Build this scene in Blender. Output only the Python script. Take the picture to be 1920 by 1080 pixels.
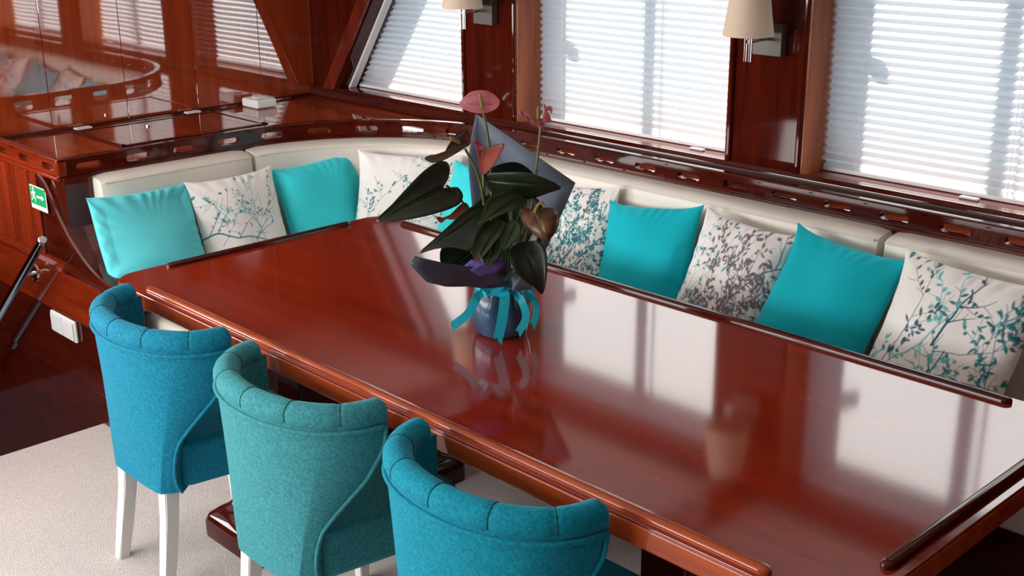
import bpy, bmesh, math, random
import numpy as np
from mathutils import Vector, Matrix, noise

sc = bpy.context.scene
for o in list(bpy.data.objects):
    bpy.data.objects.remove(o)
COL = sc.collection

# ------------------------------------------------------------------ camera
CAM = Vector((3.2476, -1.618, 1.886))
cd = bpy.data.cameras.new('camera')
cd.sensor_width = 36.0
cd.lens = 2275.75 / 1920 * 36
cd.clip_start = 0.05
cam = bpy.data.objects.new('camera', cd)
COL.objects.link(cam)
fw = Vector((-0.6843, 0.6572, -0.3166)).normalized()
rt = Vector((0.6941, 0.7198, -0.0073))
rt = (rt - fw * rt.dot(fw)).normalized()
up = rt.cross(fw)
cam.matrix_world = Matrix(((rt.x, up.x, -fw.x, CAM.x), (rt.y, up.y, -fw.y, CAM.y), (rt.z, up.z, -fw.z, CAM.z), (0, 0, 0, 1)))
sc.camera = cam

# ------------------------------------------------------------------ world, sun, daylight
world = bpy.data.worlds.new('sky')
sc.world = world
world.use_nodes = True
wn = world.node_tree.nodes['Background']
wn.inputs['Color'].default_value = (0.60, 0.77, 0.95, 1)
wn.inputs['Strength'].default_value = 1.15

sd = bpy.data.lights.new('sun', 'SUN')
sd.energy = 19.0
sd.angle = math.radians(0.53)
sd.color = (1.0, 0.96, 0.9)
sun = bpy.data.objects.new('sun', sd)
COL.objects.link(sun)
sun.rotation_euler = Vector((0.62, -0.60, -0.46)).to_track_quat('-Z', 'Y').to_euler()

def area(name, loc, aim, sx, sy, power, col=(1, 1, 1)):
    d = bpy.data.lights.new(name, 'AREA')
    d.shape = 'RECTANGLE'; d.size = sx; d.size_y = sy; d.energy = power; d.color = col
    o = bpy.data.objects.new(name, d); COL.objects.link(o)
    o.location = loc
    o.rotation_euler = (Vector(aim) - Vector(loc)).to_track_quat('-Z', 'Y').to_euler()
    return o
# daylight through the windows of the far side of the saloon and the companionway
area('daylight_near_windows', (-0.4, -2.96, 1.45), (0.2, 1.0, 0.6), 3.2, 0.8, 125, (1.0, 0.98, 0.96))
area('daylight_companionway', (-2.62, -1.75, 1.35), (0.6, -0.2, 0.5), 1.2, 1.3, 75, (1.0, 0.97, 0.93))

sc.view_settings.view_transform = 'Standard'
sc.view_settings.look = 'None'
sc.view_settings.gamma = 1.0
sc.view_settings.use_curve_mapping = False
sc.view_settings.exposure = 0.0

# ------------------------------------------------------------------ materials
MATS = {}
def newmat(name):
    m = bpy.data.materials.new(name); m.use_nodes = True
    nt = m.node_tree
    return m, nt, nt.nodes['Principled BSDF']

def wood(axis='x', dark=(0.095, 0.008, 0.0025), light=(0.26, 0.028, 0.007), coat=1.0, rough=0.05, wave=0.0, coat_ior=1.6, key='mahogany', sc_=1.0, grain=0.18, detail=6, lo=0.38, hi=0.80):
    k = (key, axis)
    if k in MATS: return MATS[k]
    m, nt, b = newmat(key + '_' + axis)
    N, L = nt.nodes, nt.links
    tc = N.new('ShaderNodeTexCoord')
    mp = N.new('ShaderNodeMapping')
    s = {'x': (0.9, 14, 14), 'y': (14, 0.9, 14), 'z': (14, 14, 0.9)}[axis]
    mp.inputs['Scale'].default_value = [q * sc_ for q in s]
    L.new(tc.outputs['Object'], mp.inputs['Vector'])
    n1 = N.new('ShaderNodeTexNoise'); n1.inputs['Scale'].default_value = 1.6; n1.inputs['Detail'].default_value = detail; n1.inputs['Roughness'].default_value = 0.62; n1.inputs['Distortion'].default_value = 0.35
    L.new(mp.outputs['Vector'], n1.inputs['Vector'])
    n2 = N.new('ShaderNodeTexNoise'); n2.inputs['Scale'].default_value = 11; n2.inputs['Detail'].default_value = 3
    L.new(mp.outputs['Vector'], n2.inputs['Vector'])
    mix = N.new('ShaderNodeMath'); mix.operation = 'MULTIPLY_ADD'; mix.inputs[1].default_value = grain
    L.new(n2.outputs['Fac'], mix.inputs[0]); L.new(n1.outputs['Fac'], mix.inputs[2])
    r = N.new('ShaderNodeValToRGB')
    r.color_ramp.elements[0].position = lo; r.color_ramp.elements[0].color = (*dark, 1)
    r.color_ramp.elements[1].position = hi; r.color_ramp.elements[1].color = (*light, 1)
    L.new(mix.outputs[0], r.inputs['Fac'])
    L.new(r.outputs['Color'], b.inputs['Base Color'])
    b.inputs['Roughness'].default_value = 0.45
    b.inputs['Specular IOR Level'].default_value = 0.0
    b.inputs['Coat Weight'].default_value = coat
    b.inputs['Coat Roughness'].default_value = rough
    b.inputs['Coat IOR'].default_value = coat_ior
    if wave:
        n3 = N.new('ShaderNodeTexNoise'); n3.inputs['Scale'].default_value = 4.0; n3.inputs['Detail'].default_value = 0.5
        L.new(tc.outputs['Object'], n3.inputs['Vector'])
        bp = N.new('ShaderNodeBump'); bp.inputs['Strength'].default_value = wave; bp.inputs['Distance'].default_value = 0.02
        L.new(n3.outputs['Fac'], bp.inputs['Height'])
        L.new(bp.outputs['Normal'], b.inputs['Coat Normal'])
    MATS[k] = m
    return m

def plain(name, col, rough=0.5, metal=0.0, coat=0.0, bump=0.0, bscale=200.0, sheen=0.0, vary=0.0, vscale=40.0, spec=0.5, alpha=1.0):
    if name in MATS: return MATS[name]
    m, nt, b = newmat(name)
    N, L = nt.nodes, nt.links
    b.inputs['Base Color'].default_value = (*col, 1)
    b.inputs['Roughness'].default_value = rough
    b.inputs['Metallic'].default_value = metal
    b.inputs['Coat Weight'].default_value = coat
    b.inputs['Coat Roughness'].default_value = 0.08
    b.inputs['Specular IOR Level'].default_value = spec
    if sheen:
        b.inputs['Sheen Weight'].default_value = sheen
        b.inputs['Sheen Roughness'].default_value = 0.4
        b.inputs['Sheen Tint'].default_value = (*[min(1, c * 1.5 + 0.25) for c in col], 1)
    tc = N.new('ShaderNodeTexCoord')
    if bump:
        n = N.new('ShaderNodeTexNoise'); n.inputs['Scale'].default_value = bscale; n.inputs['Detail'].default_value = 3
        L.new(tc.outputs['Object'], n.inputs['Vector'])
        bp = N.new('ShaderNodeBump'); bp.inputs['Strength'].default_value = bump; bp.inputs['Distance'].default_value = 0.004
        L.new(n.outputs['Fac'], bp.inputs['Height']); L.new(bp.outputs['Normal'], b.inputs['Normal'])
    if vary:
        n = N.new('ShaderNodeTexNoise'); n.inputs['Scale'].default_value = vscale; n.inputs['Detail'].default_value = 5; n.inputs['Roughness'].default_value = 0.65
        L.new(tc.outputs['Object'], n.inputs['Vector'])
        r = N.new('ShaderNodeValToRGB')
        r.color_ramp.elements[0].position = 0.35; r.color_ramp.elements[0].color = (*[c * (1 - vary) for c in col], 1)
        r.color_ramp.elements[1].position = 0.65; r.color_ramp.elements[1].color = (*[min(1, c * (1 + vary)) for c in col], 1)
        L.new(n.outputs['Fac'], r.inputs['Fac']); L.new(r.outputs['Color'], b.inputs['Base Color'])
    MATS[name] = m
    return m

def W(axis): return wood(axis)
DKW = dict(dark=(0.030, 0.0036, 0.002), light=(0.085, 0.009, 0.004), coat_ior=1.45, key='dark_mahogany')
def DW(axis): return wood(axis, **DKW)
def BW(axis): return wood(axis, dark=(0.23, 0.031, 0.008), light=(0.43, 0.070, 0.018), wave=0.02, rough=0.03, coat_ior=3.0, key='bulkhead_mahogany', grain=0.08, detail=3, lo=0.28, hi=0.85)
def TW(axis): return wood(axis, dark=(0.185, 0.013, 0.0035), light=(0.32, 0.025, 0.007), wave=0.010, rough=0.085, coat_ior=2.4, key='table_mahogany', sc_=0.8, grain=0.06, detail=2.5, lo=0.25, hi=0.85)
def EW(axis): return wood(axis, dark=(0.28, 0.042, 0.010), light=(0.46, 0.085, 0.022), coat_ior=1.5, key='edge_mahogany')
def JW(axis): return wood(axis, dark=(0.22, 0.055, 0.02), light=(0.40, 0.12, 0.045), coat=0.6, rough=0.2, key='jamb_lit_mahogany')  # jamb mahogany lightened, the glow from the blinds put into its colour
WHITE = plain('white_plastic', (0.80, 0.80, 0.80), 0.35)
CREAM = plain('cream_leather', (0.74, 0.69, 0.61), 0.42, bump=0.08, bscale=260)
CARPET = plain('beige_carpet', (0.68, 0.62, 0.59), 0.95, bump=1.0, bscale=260, vary=0.16, vscale=230, spec=0.1)
CEIL = plain('headliner', (0.90, 0.87, 0.83), 0.6, bump=0.05)
CHROME = plain('chrome', (0.72, 0.72, 0.72), 0.12, metal=1.0)
STEEL = plain('brushed_steel', (0.11, 0.10, 0.09), 0.5, metal=0.3)
LEGW = plain('white_lacquer', (0.80, 0.79, 0.77), 0.35)
SHADE = plain('linen_shade', (0.66, 0.54, 0.40), 0.85, bump=0.2, bscale=400)
BLACK = plain('black_void', (0.01, 0.008, 0.008), 0.6)

def mat_blind():
    m = bpy.data.materials.new('pleated_blind'); m.use_nodes = True
    nt = m.node_tree; N, L = nt.nodes, nt.links
    N.remove(N['Principled BSDF']); out = N['Material Output']
    d = N.new('ShaderNodeBsdfDiffuse'); d.inputs['Color'].default_value = (0.45, 0.45, 0.45, 1)
    t = N.new('ShaderNodeBsdfTranslucent'); t.inputs['Color'].default_value = (0.90, 0.90, 0.90, 1)
    mx = N.new('ShaderNodeMixShader'); mx.inputs[0].default_value = 0.70
    L.new(d.outputs[0], mx.inputs[1]); L.new(t.outputs[0], mx.inputs[2]); L.new(mx.outputs[0], out.inputs[0])
    return m
BLIND = mat_blind()

def mat_pane():
    m = bpy.data.materials.new('window_pane'); m.use_nodes = True
    nt = m.node_tree; N, L = nt.nodes, nt.links
    N.remove(N['Principled BSDF']); out = N['Material Output']
    t = N.new('ShaderNodeBsdfTransparent'); t.inputs['Color'].default_value = (0.95, 0.97, 0.97, 1)
    g = N.new('ShaderNodeBsdfGlossy'); g.inputs['Roughness'].default_value = 0.0
    mx = N.new('ShaderNodeMixShader'); mx.inputs[0].default_value = 0.06
    L.new(t.outputs[0], mx.inputs[1]); L.new(g.outputs[0], mx.inputs[2]); L.new(mx.outputs[0], out.inputs[0])
    return m
PANE = mat_pane()

def thin(name, col, rough=0.5, trans=0.3, coat=0.0, vary=0.0, vscale=20, veins=None):
    """leaf, petal, paper and ribbon: a principled face with some light coming through"""
    m, nt, b = newmat(name)
    N, L = nt.nodes, nt.links; out = N['Material Output']
    b.inputs['Base Color'].default_value = (*col, 1); b.inputs['Roughness'].default_value = rough
    b.inputs['Coat Weight'].default_value = coat; b.inputs['Coat Roughness'].default_value = 0.2
    t = N.new('ShaderNodeBsdfTranslucent'); t.inputs['Color'].default_value = (*col, 1)
    mx = N.new('ShaderNodeMixShader'); mx.inputs[0].default_value = trans
    L.new(b.outputs[0], mx.inputs[1]); L.new(t.outputs[0], mx.inputs[2]); L.new(mx.outputs[0], out.inputs[0])
    if vary or veins:
        tc = N.new('ShaderNodeTexCoord')
        n = N.new('ShaderNodeTexNoise'); n.inputs['Scale'].default_value = vscale; n.inputs['Detail'].default_value = 3
        L.new(tc.outputs['Object'], n.inputs['Vector'])
        r = N.new('ShaderNodeValToRGB')
        c2 = veins or [min(1, c * (1 + vary)) for c in col]
        r.color_ramp.elements[0].position = 0.4; r.color_ramp.elements[0].color = (*[c * (1 - vary * 0.5) for c in col], 1)
        r.color_ramp.elements[1].position = 0.68; r.color_ramp.elements[1].color = (*c2, 1)
        L.new(n.outputs['Fac'], r.inputs['Fac'])
        L.new(r.outputs['Color'], b.inputs['Base Color']); L.new(r.outputs['Color'], t.inputs['Color'])
    return m

# ------------------------------------------------------------------ mesh helpers
ORG = {}
def world_org(o):
    return ORG.get(o, Vector((0, 0, 0)))

def tag(o, label=None, cat=None, group=None, kind=None):
    if label: o['label'] = label
    if cat: o['category'] = cat
    if group: o['group'] = group
    if kind: o['kind'] = kind
    return o

def thing(name, loc, label=None, cat=None, group=None, kind=None):
    o = bpy.data.objects.new(name, None); COL.objects.link(o)
    o.empty_display_size = 0.05
    o.location = loc; ORG[o] = Vector(loc)
    return tag(o, label, cat, group, kind)

class MB:
    def __init__(self):
        self.bm = bmesh.new(); self.hard = False
    def box(self, x0, x1, y0, y1, z0, z1, bev=0.0, seg=2):
        b2 = bmesh.new()
        vs = [b2.verts.new((x, y, z)) for x in (x0, x1) for y in (y0, y1) for z in (z0, z1)]
        for f in ((0, 1, 3, 2), (4, 6, 7, 5), (0, 4, 5, 1), (2, 3, 7, 6), (0, 2, 6, 4), (1, 5, 7, 3)):
            b2.faces.new([vs[i] for i in f])
        self.hard = True
        if bev:
            bmesh.ops.bevel(b2, geom=b2.edges[:] , offset=bev, segments=seg, affect='EDGES', profile=0.5)
        return self.merge(b2)
    def merge(self, b2, M=None):
        if M is not None: b2.transform(M)
        me = bpy.data.meshes.new('t'); b2.to_mesh(me); b2.free()
        self.bm.from_mesh(me); bpy.data.meshes.remove(me)
        return self
    def prism(self, pts, axis, a0, a1, bev=0.0, seg=2):
        """pts: 2D outline; axis 'z': (x,y), 'y': (x,z), 'x': (y,z)"""
        def P(p, a):
            return {'z': (p[0], p[1], a), 'y': (p[0], a, p[1]), 'x': (a, p[0], p[1])}[axis]
        b2 = bmesh.new()
        A = [b2.verts.new(P(p, a0)) for p in pts]; B = [b2.verts.new(P(p, a1)) for p in pts]
        n = len(pts)
        b2.faces.new(A); b2.faces.new(B[::-1])
        for i in range(n):
            b2.faces.new((A[i], B[i], B[(i + 1) % n], A[(i + 1) % n]))
        bmesh.ops.recalc_face_normals(b2, faces=b2.faces[:])
        self.hard = True
        if bev:
            es = [e for e in b2.edges if len(e.link_faces) == 2 and e.calc_face_angle(0) > 0.5]
            bmesh.ops.bevel(b2, geom=es, offset=bev, segments=seg, affect='EDGES', profile=0.5)
        return self.merge(b2)
    def grid(self, rows, closed_u=False, closed_v=False, cap=False):
        """rows: list of lists of points"""
        vs = [[self.bm.verts.new(p) for p in r] for r in rows]
        nr, nc = len(vs), len(vs[0])
        for i in range(nr if closed_v else nr - 1):
            for j in range(nc if closed_u else nc - 1):
                a, b = vs[i], vs[(i + 1) % nr]
                try: self.bm.faces.new((a[j], a[(j + 1) % nc], b[(j + 1) % nc], b[j]))
                except ValueError: pass
        if cap:
            self.bm.faces.new(vs[0][::-1]); self.bm.faces.new(vs[-1])
        return self
    def tube(self, pts, r, seg=10, cap=True):
        pts = [Vector(p) for p in pts]
        rs = r if isinstance(r, (list, tuple)) else [r] * len(pts)
        rows = []
        T0 = (pts[1] - pts[0]).normalized()
        nrm = T0.orthogonal().normalized()
        for i, p in enumerate(pts):
            T = (pts[min(i + 1, len(pts) - 1)] - pts[max(i - 1, 0)]).normalized()
            nrm = (nrm - T * nrm.dot(T)).normalized()
            bn = T.cross(nrm)
            rows.append([p + (nrm * math.cos(a) + bn * math.sin(a)) * rs[i] for a in [2 * math.pi * k / seg for k in range(seg)]])
        return self.grid(rows, closed_u=True, cap=cap)
    def lathe(self, prof, c, seg=32, axis=None, cap=False):
        rows = [[(c[0] + r * math.cos(2 * math.pi * k / seg), c[1] + r * math.sin(2 * math.pi * k / seg), c[2] + z) for k in range(seg)] for r, z in prof]
        return self.grid(rows, closed_u=True, cap=cap)
    def build(self, name, mat, parent=None, smooth=35, label=None, cat=None, group=None, kind=None, fixn=True, thick=0.0):
        bm = self.bm
        if fixn: bmesh.ops.recalc_face_normals(bm, faces=bm.faces[:])
        if parent is not None:
            org = world_org(parent)
        else:
            co = [v.co for v in bm.verts]
            mn = [min(c[i] for c in co) for i in range(3)]; mx = [max(c[i] for c in co) for i in range(3)]
            org = Vector(((mn[0] + mx[0]) / 2, (mn[1] + mx[1]) / 2, mn[2]))
        bm.transform(Matrix.Translation(-org))
        me = bpy.data.meshes.new(name); bm.to_mesh(me); bm.free()
        if smooth:
            me.shade_smooth(); me.set_sharp_from_angle(angle=math.radians(smooth))
        me.materials.append(mat)
        o = bpy.data.objects.new(name, me); COL.objects.link(o)
        if smooth and self.hard:
            wm = o.modifiers.new('weighted_normals', 'WEIGHTED_NORMAL'); wm.keep_sharp = True; wm.weight = 100
        if thick:
            sm = o.modifiers.new('thickness', 'SOLIDIFY'); sm.thickness = thick; sm.offset = 0
        ORG[o] = org
        if parent is not None: o.parent = parent
        else: o.location = org
        return tag(o, label, cat, group, kind)

def link_copy(o, parent=None):
    c = o.copy(); COL.objects.link(c); c.parent = parent
    for ch in list(o.children): link_copy(ch, c)
    return c

def catmull(P, n=8):
    P = [Vector(p) for p in P]; out = []
    for i in range(len(P) - 1):
        p0, p1, p2, p3 = P[max(i - 1, 0)], P[i], P[i + 1], P[min(i + 2, len(P) - 1)]
        for k in range(n):
            t = k / n
            out.append(0.5 * ((2 * p1) + (p2 - p0) * t + (2 * p0 - 5 * p1 + 4 * p2 - p3) * t * t + (3 * p1 - p0 - 3 * p2 + p3) * t ** 3))
    out.append(P[-1]); return out

# ------------------------------------------------------------------ dimensions (metres)
XB, YW, ZSH, ZR = -1.70, 1.80, 0.911, 0.956       # bulkhead, window wall, shelf top, rail top
YP = 0.165                                         # end panel beside the stairs
ZS, ZH, ZC = 0.955, 1.67, 1.745                     # window sill, window head, soffit
YO = 2.05                                          # outside face of the window wall
XE = 5.2                                           # window wall runs on out of frame
TZ = 0.736                                         # table top

# ------------------------------------------------------------------ setting
m = MB(); m.box(-0.762, 5.2, -3.05, 0.30, -0.05, 0.0); m.box(-0.60, 5.2, 0.30, 1.85, -0.05, 0)
m.build('floor', CARPET, kind='structure', smooth=0)

wl = thing('wall_left', (XB, 0.9, ZSH), kind='structure')
ys = [0.14, 0.482, 0.824, 1.166, 1.508, 1.80]
for a, b in zip(ys[:-1], ys[1:]):
    MB().box(XB - 0.02, XB, a + 0.0012, b - 0.0012, ZSH - 0.02, 2.28, 0.0006, 1).build('plank', BW('z'), wl)
MB().box(XB - 0.06, XB - 0.018, 0.14, 1.82, 0.3, 2.28).build('backing', DW('z'), wl)
m = MB(); m.prism([(XB, ZSH), (XB + 0.014, ZSH), (XB + 0.012, ZSH + 0.008), (XB + 0.006, ZSH + 0.013), (XB, ZSH + 0.014)], 'y', 0.165, 1.79)
m.build('moulding', DW('y'), wl)

wb = thing('wall_back', (0.5, YW, 0), kind='structure')
MB().box(XB, XE, YW, YO, 0.0, ZS).build('lower_wall', DW('x'), wb)
MB().box(XB, XE, YW, YO, ZH, 2.3).build('header', DW('x'), wb)
for x0, x1 in ((-0.60, -0.275), (0.771, 1.07), (2.12, 5.2)):
    p = MB().box(x0, x1, YW, YO, ZS, ZH).build('pillar', DW('z'), wb)
    for xe, s in ((x0, 1), (x1, -1)):
        m = MB(); m.tube([(xe + s * 0.010, YW - 0.002, ZS - 0.03), (xe + s * 0.010, YW - 0.002, ZH)], 0.011, 10)
        m.build('edge_bead', DW('z'), p)
sl = [(XB, ZS), (-1.505, ZS), (-1.00, ZH), (XB, ZH)]
p = MB().prism(sl, 'y', YW, YO).build('raked_pillar', DW('z'), wb)
m = MB(); m.prism([(-1.600, ZS), (-1.515, ZS), (-1.010, ZH), (-1.095, ZH)], 'y', YW - 0.022, YW, 0.006)
m.build('raked_frame', wood('z', dark=(0.07, 0.009, 0.004), light=(0.16, 0.022, 0.010), coat_ior=1.6, key='frame_mahogany'), p)
m = MB(); m.prism([(-1.500, ZS + 0.005), (-1.484, ZS + 0.005), (-0.981, ZH), (-0.997, ZH)], 'y', 1.86, 1.90, 0.002)
m.build('blind_track', WHITE, p)
# moulding along the foot of the wall
m = MB(); m.prism([(YW, 0.913), (YW - 0.030, 0.913), (YW - 0.032, 0.925), (YW - 0.022, 0.940), (YW - 0.020, 0.955), (YW - 0.008, 0.966), (YW, 0.966)], 'x', XB, XE)
m.build('trim_1', DW('x'), kind='structure')

wins = [(-1.505, -0.60, -1.00), (-0.275, 0.771, -0.275), (1.07, 2.12, 1.07)]
YB = 1.93; WINS = []
for i, (x0, x1, xt) in enumerate(wins):
    w = thing('window_%d' % (i + 1), ((x0 + x1) / 2, YB, ZS), kind='structure'); WINS.append(w)
    MB().box(x0, x1, YW + 0.002, YO + 0.02, ZS - 0.01, ZS + 0.004, 0.003).build('sill', W('x'), w)
    if i:
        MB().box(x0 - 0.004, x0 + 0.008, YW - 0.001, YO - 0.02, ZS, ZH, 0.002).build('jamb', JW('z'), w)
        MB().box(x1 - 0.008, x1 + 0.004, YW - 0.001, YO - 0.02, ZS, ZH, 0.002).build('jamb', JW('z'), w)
    # outside frame and glass
    m = MB()
    m.prism([(x0 - 0.03, ZS), (x0 + 0.014, ZS), (xt + 0.014, ZH), (xt - 0.03, ZH)], 'y', YO - 0.02, YO + 0.012)
    m.box(x1 - 0.014, x1 + 0.03, YO - 0.02, YO + 0.012, ZS, ZH)
    m.box(x0, x1, YO - 0.02, YO + 0.012, ZS - 0.02, ZS + 0.014); m.box(xt, x1, YO - 0.02, YO + 0.012, ZH - 0.014, ZH + 0.02)
    m.build('frame', WHITE, w)
    m = MB(); m.prism([(x0, ZS), (x1, ZS), (x1, ZH), (xt, ZH)], 'y', 1.999, 2.003)
    m.build('pane', PANE, w)

# end panel beside the stairs, under the arm of the bench
arm = catmull([(-1.112, 0, 0.885), (-1.060, 0, 0.858), (-1.018, 0, 0.812), (-0.977, 0, 0.753), (-0.891, 0, 0.670), (-0.762, 0, 0.597), (-0.629, 0, 0.558), (-0.56, 0, 0.548), (-0.53, 0, 0.545)], 6)
we = thing('wall_stairs', (-1.2, YP, 0), kind='structure')
pts = [(-2.7, -1.0), (-0.762, -1.0), (-0.762, 0.0), (-0.53, 0.0)] + [(p.x, p.z - 0.012) for p in arm[::-1]] + [(-1.112, 0.893), (-2.7, 0.893)]
MB().prism(pts, 'y', YP, YP + 0.06).build('panel', DW('x'), we)
k = 0
x = -1.145
while x > -2.3:
    MB().box(x - 0.078, x - 0.002, YP - 0.010, YP, 0.566, 0.880, 0.004, 2).build('plank', W('z'), we); x -= 0.080
MB().prism([(YP, 0.528), (YP - 0.016, 0.530), (YP - 0.020, 0.545), (YP - 0.014, 0.560), (YP, 0.566)], 'x', -2.7, -0.98).build('moulding', W('x'), we)
MB().box(-2.7, -0.70, YP - 0.012, YP, 0.352, 0.526, 0.003).build('upper_board', W('x'), we)
MB().box(-2.7, -0.54, YP - 0.006, YP, 0.09, 0.346, 0.003).build('lower_board', wood('x', **DKW), we)
m = MB(); m.box(-0.762, -0.53, YP - 0.034, YP, 0.0, 0.075, 0.006)
m.build('baseboard_stairs', DW('x'), kind='structure')
# the stair well
st = thing('stairs', (-1.3, -0.4, -0.9), 'dark wooden steps leading down behind the carpet edge', 'stairs')
for j in range(4):
    MB().box(-0.80 - 0.27 * (j + 1), -0.78 - 0.27 * j, -1.0, 0.16, -0.27 - 0.21 * j, -0.24 - 0.21 * j, 0.005).build('tread', DW('y'), st)
    MB().box(-0.80 - 0.27 * j, -0.775 - 0.27 * j, -1.0, 0.16, -0.25 - 0.21 * j, -0.055 if j == 0 else -0.06 - 0.21 * j).build('riser', DW('y'), st)
MB().box(-2.7, -0.76, -1.05, -1.01, -1.0, 0.95).build('wall_stair_shade', DW('x'), kind='structure')  # out-of-view bulwark, added to shade the end panel and steps
MB().box(-2.7, -0.76, -3.05, -1.0, -0.05, 0.0).build('floor_landing', DW('x'), kind='structure', smooth=0)

# rest of the saloon, out of the picture: ceiling, near side with its windows, right end
ce = thing('ceiling', (1.5, -0.6, ZC), kind='structure')
MB().box(-2.75, 5.2, -3.05, 1.22, 2.28, 2.33).build('headliner', CEIL, ce)
for a, b in ((-1.698, -0.66), (-0.22, 0.84), (1.0, 2.2), (2.36, 5.2)):
    MB().box(a, b, 1.22, 1.80, ZC, ZC + 0.05, 0.004).build('soffit_panel', CEIL, ce)
for a, hw_ in ((-0.44, 0.22), (0.92, 0.08), (2.28, 0.08)):
    MB().box(a - hw_, a + hw_, 1.22, 1.80, ZC - 0.02, ZC + 0.05, 0.008).build('beam', W('y'), ce)
MB().box(-1.698, 5.2, 1.20, 1.23, ZC, 2.30).build('soffit_edge', W('x'), ce)
wf = thing('wall_front', (1, -3.0, 0), kind='structure')
MB().box(-2.75, 5.2, -3.07, -3.0, 0.0, 0.98).build('lower_wall', W('x'), wf)
MB().box(-2.75, 5.2, -3.07, -3.0, 1.92, 2.3).build('header', W('x'), wf)
for a, b in ((-2.75, -2.1), (-0.47, -0.33), (1.3, 5.2)):
    MB().box(a, b, -3.07, -3.0, 0.98, 1.92).build('pillar', W('z'), wf)
MB().box(5.2, 5.26, -3.07, 1.85, 0.0, 2.3).build('wall_right', W('z'), kind='structure')
m = MB(); m.box(-2.77, -2.70, -3.07, 0.23, -1.0, 0.55); m.box(-2.77, -2.70, -0.6, 0.23, 0.55, 2.3); m.box(-2.77, -2.70, -3.07, -2.4, 0.55, 2.3); m.box(-2.77, -2.70, -2.4, -0.6, 2.1, 2.3)
m.build('wall_companionway', W('z'), kind='structure')
MB().box(-2.75, XB - 0.05, YP, YP + 0.06, 0.893, 2.3).build('wall_landing', W('z'), kind='structure')

# ------------------------------------------------------------------ rail path round the corner
CX, CY, CR = -0.21, 0.92, 0.74
def path(s):
    """s metres from the stair end; returns (x, y), inward normal"""
    L1 = CY - YP; L2 = CR * math.pi / 2
    if s < L1: return (CX - CR, YP + s), (1, 0)
    if s < L1 + L2:
        a = (s - L1) / CR
        return (CX - CR * math.cos(a), CY + CR * math.sin(a)), (math.cos(a), -math.sin(a))
    return (CX + s - L1 - L2, CY + CR), (0, -1)
S_ARC0 = CY - YP; S_ARC1 = S_ARC0 + CR * math.pi / 2
def at(s, n, z):
    (x, y), (nx, ny) = path(s)
    return (x + nx * n, y + ny * n, z)
def ss(a, b, fine=0.06):
    """sample stations, fine on the arc"""
    n = max(2, int((b - a) / fine)); return [a + (b - a) * i / n for i in range(n + 1)]
def sweep(prof, a, b, fine=0.06, cap=True):
    return MB().grid([[at(s, n, z) for n, z in prof] for s in ss(a, b, fine)], closed_u=True, cap=cap)

S_END = S_ARC1 + (2.62 - CX)
def fiddle_rail(place, total, pitch, first, slot, zlo, zhi, th):
    """a rail with a row of stadium slots; place(s, n, z) -> point"""
    m = MB(); zm = (zlo + zhi) / 2; hl, hr = slot
    M = 28
    def stad(c):
        out = []
        for k in range(M):
            a = 2 * math.pi * k / M
            ca, sa = math.cos(a), math.sin(a)
            cc = (hl - hr) if ca > 1e-6 else (-(hl - hr) if ca < -1e-6 else 0)
            out.append((c + cc + hr * ca, zm + hr * sa))
        return out
    s = 0.0; cells = []
    c = first
    while c + pitch / 2 < total + 1e-6:
        cells.append(c); c += pitch
    lo = 0.0
    for i, c in enumerate(cells):
        hi = c + pitch / 2 if i < len(cells) - 1 else total
        inner = stad(c)
        outer = []
        for k in range(M):
            a = 2 * math.pi * k / M; ca, sa = math.cos(a), math.sin(a)
            # square mapping
            mx_ = max(abs(ca), abs(sa)); u, v = ca / mx_, sa / mx_
            sx = c + u * ((hi - c) if u > 0 else (c - lo))
            outer.append((sx, zm + v * (zhi - zlo) / 2))
        for n, flip in ((0.0, 1), (-th, -1)):
            m.grid([[place(q[0], n, q[1]) for q in outer], [place(q[0], n, q[1]) for q in inner]], closed_u=True)
        m.grid([[place(q[0], 0.0, q[1]) for q in inner], [place(q[0], -0.5 * th, q[1]) for q in inner], [place(q[0], -th, q[1]) for q in inner]], closed_u=True)
        lo = hi
    bmesh.ops.remove_doubles(m.bm, verts=m.bm.verts[:], dist=0.0004)
    return m
shelf = thing('corner_shelf', (-1.3, 1.0, 0.88), 'glossy mahogany corner shelf with slotted rail, running behind the cream backrests', 'shelf')
rail_slot = (0.048, 0.0122)
m = fiddle_rail(lambda s, n, z: at(s, n, z), S_END, 0.195, 0.115, rail_slot, 0.893, ZR - 0.005, 0.024)
m.build('rail', DW('x'), shelf, smooth=40)
m = sweep([(0.004, ZR - 0.006), (0.004, ZR - 0.001), (0.0, ZR + 0.003), (-0.024, ZR + 0.003), (-0.028, ZR - 0.001), (-0.028, ZR - 0.006)], 0.0, S_END)
m.build('rail_cap', DW('x'), shelf)
m = sweep([(0.006, 0.887), (0.006, 0.896), (-0.02, 0.896), (-0.02, 0.887)], 0.0, S_END)
m.build('rail_bead', DW('x'), shelf)
# rail on the stair side
m = fiddle_rail(lambda s, n, z: (-0.95 - s, YP + n * -1, z), 0.75, 0.205, 0.09, rail_slot, 0.893, ZR - 0.005, 0.024)
m.build('end_rail', W('x'), shelf, smooth=40)
MB().box(XB, -0.947, YP - 0.004, YP + 0.028, ZR - 0.006, ZR + 0.003, 0.003).build('end_rail_cap', W('x'), shelf)
MB().box(XB, -0.944, YP - 0.014, YP + 0.02, 0.882, 0.897, 0.004).build('end_rail_bead', W('x'), shelf)
MB().box(-0.972, -0.946, YP - 0.005, YP + 0.03, 0.886, ZR + 0.004, 0.006).build('corner_post', W('z'), shelf)
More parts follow.
